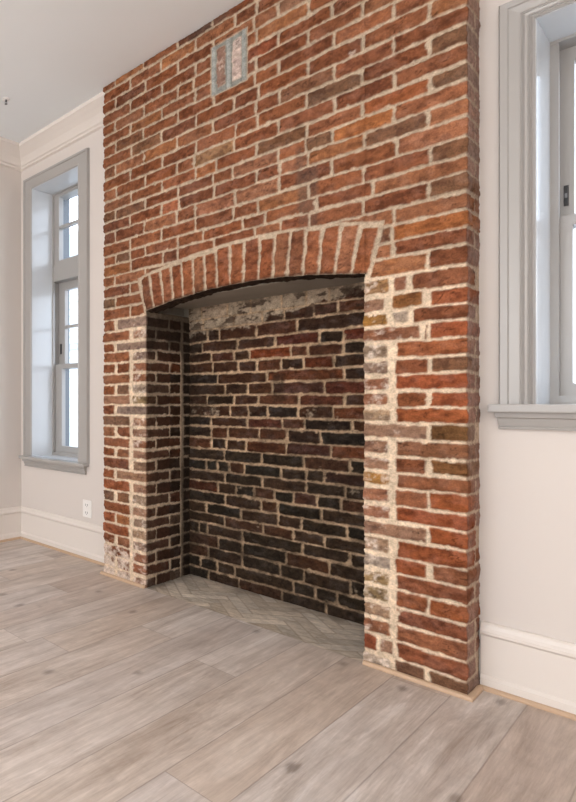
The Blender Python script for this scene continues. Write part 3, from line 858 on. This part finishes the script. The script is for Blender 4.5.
# ---- left window: fixed two-light transom over a double-hung sash
w1 = empty('window_1', ((W1[0] + W1[1]) / 2, YB, W1[2])); tag(w1, 'tall narrow grey window with a transom left of the brick breast', kind='structure')
frame_profile('casing', M_grey, FLAT, W1[0], W1[1], W1[2] - 0.004, W1[3], YB, None, w1)
stool_apron(W1, w1, -3.222, -2.543, 0.645, 2.650, 0.022, 0.566)
jambs(w1, W1, 2.905)
boxes('frame', M_grey, [(W1[0] - 0.03, W1[0] + 0.012, 2.905, 2.925, 0.655, 2.70), (W1[1] - 0.012, W1[1] + 0.03, 2.905, 2.925, 0.655, 2.70),
                        (W1[0] - 0.03, W1[0] - 0.008, 2.925, 2.984, 0.655, 2.70), (W1[1] + 0.008, W1[1] + 0.03, 2.925, 2.984, 0.655, 2.70),
                        (W1[0], W1[1], 2.91, YO, 1.995, 2.12), (W1[0] - 0.028, W1[1] + 0.028, 2.902, YO - 0.002, 2.672, 2.708), (W1[0] - 0.028, W1[1] + 0.028, 2.908, YO - 0.002, 0.62, 0.668)], w1)
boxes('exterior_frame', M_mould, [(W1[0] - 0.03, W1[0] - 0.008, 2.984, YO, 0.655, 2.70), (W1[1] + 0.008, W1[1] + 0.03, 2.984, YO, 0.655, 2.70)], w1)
sash('transom_sash', w1, W1[0] - 0.004, W1[1] + 0.004, 2.118, 2.676, 2.918, 2.965, 0.068, 0.028, 0.035, (2.41,))
us = sash('upper_sash', w1, W1[0] - 0.008, W1[1] + 0.008, 1.315, 1.998, 2.985, 3.022, 0.068, 0.065, 0.04, (1.645,))
ls = sash('lower_sash', w1, W1[0] - 0.006, W1[1] + 0.006, 0.664, 1.352, 2.932, 2.972, 0.086, 0.036, 0.055)
lk = boxes('sash_stop', M_black, [(W1[0] + 0.012, W1[0] + 0.026, 2.979, 2.986, 1.435, 1.515)], us, 0.002); lk['label'] = 'dark metal sash stop'
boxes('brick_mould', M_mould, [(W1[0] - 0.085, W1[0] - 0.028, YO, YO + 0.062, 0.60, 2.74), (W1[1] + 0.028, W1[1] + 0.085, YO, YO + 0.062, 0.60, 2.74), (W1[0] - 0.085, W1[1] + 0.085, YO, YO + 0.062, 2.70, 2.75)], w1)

# ---- right window: double-hung
w2 = empty('window_2', ((W2[0] + W2[1]) / 2, YB, W2[2])); tag(w2, 'grey double-hung window with beaded casing right of the brick breast', kind='structure')
frame_profile('casing', M_grey, BEAD, W2[0], W2[1], W2[2] - 0.004, W2[3], YB, None, w2)
stool_apron(W2, w2, -0.546, 0.486, 1.055, 2.648, 0.030, 0.965)
jambs(w2, W2, 2.93)
boxes('frame', M_grey, [(W2[0] - 0.03, W2[0] + 0.024, 2.925, 2.942, 1.06, 2.43), (W2[1] - 0.024, W2[1] + 0.03, 2.925, 2.942, 1.06, 2.43),
                        (W2[0] - 0.03, W2[0] + 0.004, 2.942, YO, 1.06, 2.43), (W2[1] - 0.004, W2[1] + 0.03, 2.942, YO, 1.06, 2.43),
                        (W2[0] - 0.028, W2[1] + 0.028, 2.921, YO - 0.002, 2.398, 2.438), (W2[0] - 0.028, W2[1] + 0.028, 2.921, YO - 0.002, 1.03, 1.086)], w2)
us2 = sash('upper_sash', w2, W2[0] + 0.002, W2[1] - 0.002, 1.72, 2.400, 3.000, 3.038, 0.052, 0.055, 0.036)
ls2 = sash('lower_sash', w2, W2[0] + 0.006, W2[1] - 0.006, 1.084, 1.757, 2.950, 2.990, 0.050, 0.038, 0.048)
lk = boxes('sash_stop', M_black, [(-0.403, -0.3905, 2.994, 3.001, 1.803, 1.880)], us2, 0.002); lk['label'] = 'dark metal sash stop'
boxes('stop_slot', M_chrome, [(-0.400, -0.3935, 2.992, 2.9945, 1.833, 1.850)], us2)

# ------------------------------------------------------------------ small fittings
t = empty('electrical_outlet', (-2.562, YB, 0.337)); tag(t, 'white electrical outlet on the wall between the left window and the brick pier', 'outlet')
boxes('cover_plate', M_plastic, [(-2.600, -2.524, YB - 0.006, YB - 0.0002, 0.279, 0.395)], t, 0.002)
for zc in (0.310, 0.362):
    s = boxes('socket', M_plastic, [(-2.579, -2.545, YB - 0.009, YB - 0.006, zc - 0.016, zc + 0.016)], t, 0.001)
    boxes('slots', M_slot, [(-2.572, -2.569, YB - 0.0096, YB - 0.009, zc - 0.006, zc + 0.008), (-2.556, -2.553, YB - 0.0096, YB - 0.009, zc - 0.006, zc + 0.008), (-2.564, -2.560, YB - 0.0096, YB - 0.009, zc - 0.013, zc - 0.009)], s)

sx, sy = -2.722, 2.135
t = empty('fire_sprinkler', (sx, sy, H)); tag(t, 'small metal fire sprinkler head hanging from the white ceiling', 'sprinkler')
lathe('escutcheon', M_plastic, [(0.004, 0.0), (0.026, -0.0005), (0.024, -0.004), (0.011, -0.006), (0.008, -0.006)], t, 24, (sx, sy, H))
lathe('body', M_chrome, [(0.006, -0.004), (0.007, -0.012), (0.005, -0.016), (0.003, -0.018)], t, 16, (sx, sy, H))
bm = bmesh.new()
for a in (0.4, 0.4 + math.pi):
    cx, cy = sx + 0.006 * math.cos(a), sy + 0.006 * math.sin(a)
    box(bm, cx - 0.0014, cx + 0.0014, cy - 0.0014, cy + 0.0014, H - 0.032, H - 0.012)
obj_from_bm('frame_arms', bm, M_chrome, t)
lathe('deflector', M_chrome, [(0.002, -0.031), (0.009, -0.0315), (0.0095, -0.033), (0.002, -0.034)], t, 16, (sx, sy, H))

# ------------------------------------------------------------------ outside
tag(boxes('ground', M_ground, [(-40, 30, YO + 0.2, 45, -0.7, -0.6)]), kind='structure')
hs = empty('neighbour_house', (-9.0, 8.6, -0.6)); tag(hs, 'white clapboard house seen through the tall window glass', 'house')
boxes('wall', M_sid, [(-16, -4.6, 8.6, 13, -0.6, 4.1)], hs)
bm = bmesh.new()
for k in range(30):
    z = -0.55 + k * 0.152
    vs = [bm.verts.new(p) for p in ((-16, 8.6, z), (-4.6, 8.6, z), (-4.6, 8.57, z), (-16, 8.57, z), (-16, 8.6, z + 0.15), (-4.6, 8.6, z + 0.15), (-4.6, 8.592, z + 0.15), (-16, 8.592, z + 0.15))]
    for q in ((0, 1, 2, 3), (4, 5, 6, 7), (3, 2, 6, 7), (0, 3, 7, 4), (1, 2, 6, 5)):
        bm.faces.new([vs[i] for i in q])
obj_from_bm('siding', bm, M_sid, hs)
boxes('band_board', M_roof, [(-16.02, -4.58, 8.54, 8.6, 2.20, 2.32)], hs)
bm = bmesh.new()
prof = [(8.2, 4.02), (10.8, 5.6), (13.4, 4.02), (13.4, 4.14), (10.8, 5.74), (8.2, 4.14)]
a = [bm.verts.new((-16.3, y, z)) for y, z in prof]; b = [bm.verts.new((-4.3, y, z)) for y, z in prof]
for i in range(6):
    bm.faces.new((a[i], a[(i + 1) % 6], b[(i + 1) % 6], b[i]))
bm.faces.new(a); bm.faces.new(b)
obj_from_bm('roof', bm, M_roof, hs)

# ------------------------------------------------------------------ light
wd = bpy.data.worlds.new('overcast sky'); SC.world = wd; wd.use_nodes = True
nt = wd.node_tree; bg = nt.nodes['Background']
tc = nt.nodes.new('ShaderNodeTexCoord'); sp = nt.nodes.new('ShaderNodeSeparateXYZ'); cr = nt.nodes.new('ShaderNodeValToRGB')
nt.links.new(tc.outputs['Generated'], sp.inputs[0]); nt.links.new(sp.outputs[2], cr.inputs[0]); nt.links.new(cr.outputs[0], bg.inputs[0])
cr.color_ramp.elements[0].position = 0.0; cr.color_ramp.elements[0].color = (0.86, 0.92, 1.0, 1)
cr.color_ramp.elements[1].position = 0.7; cr.color_ramp.elements[1].color = (0.70, 0.83, 1.0, 1)
bg.inputs[1].default_value = 5.0

def area(name, loc, rot, sx_, sy_, power, col):
    l = bpy.data.lights.new(name, 'AREA'); l.shape = 'RECTANGLE'; l.size = sx_; l.size_y = sy_; l.energy = power; l.color = col
    o = bpy.data.objects.new(name, l); o.location = loc; o.rotation_euler = rot
    COL.objects.link(o); return o
# unseen fill panels behind the camera, added in the front wall openings
area('front_fill_light', ((F1[0] + F1[1]) / 2, YF - 0.05, 1.58), (math.radians(90), 0, 0), 1.7, 2.05, 26, (1.0, 0.985, 0.96))
area('front_fill_light', ((F2[0] + F2[1]) / 2, YF - 0.05, 1.58), (math.radians(90), 0, 0), 1.7, 2.05, 44, (1.0, 0.985, 0.96))
# unseen point lights without fixtures, added to brighten the ceiling and room
for (x, y) in ((-1.0, -1.4), (1.2, -1.4)):
    l = bpy.data.lights.new('ceiling_fill_light', 'POINT'); l.energy = 62; l.shadow_soft_size = 0.22; l.color = (1.0, 0.96, 0.92)
    o = bpy.data.objects.new('ceiling_fill_light', l); o.location = (x, y, 2.05); COL.objects.link(o)

# ------------------------------------------------------------------ camera
cd = bpy.data.cameras.new('camera')
cd.sensor_fit = 'HORIZONTAL'; cd.sensor_width = 36.0; cd.lens = FPX / 576.0 * 36.0
cd.shift_x = (288.0 - PX) / 576.0
cd.clip_start = 0.05
cam = bpy.data.objects.new('camera', cd)
cam.location = (0, 0, CH); cam.rotation_euler = (math.radians(90), 0, TH)
COL.objects.link(cam); SC.camera = cam

SC.render.filter_size = 1.15
SC.view_settings.view_transform = 'Standard'
SC.view_settings.look = 'None'
SC.view_settings.gamma = 1.0
SC.view_settings.use_curve_mapping = False
SC.view_settings.exposure = -0.15
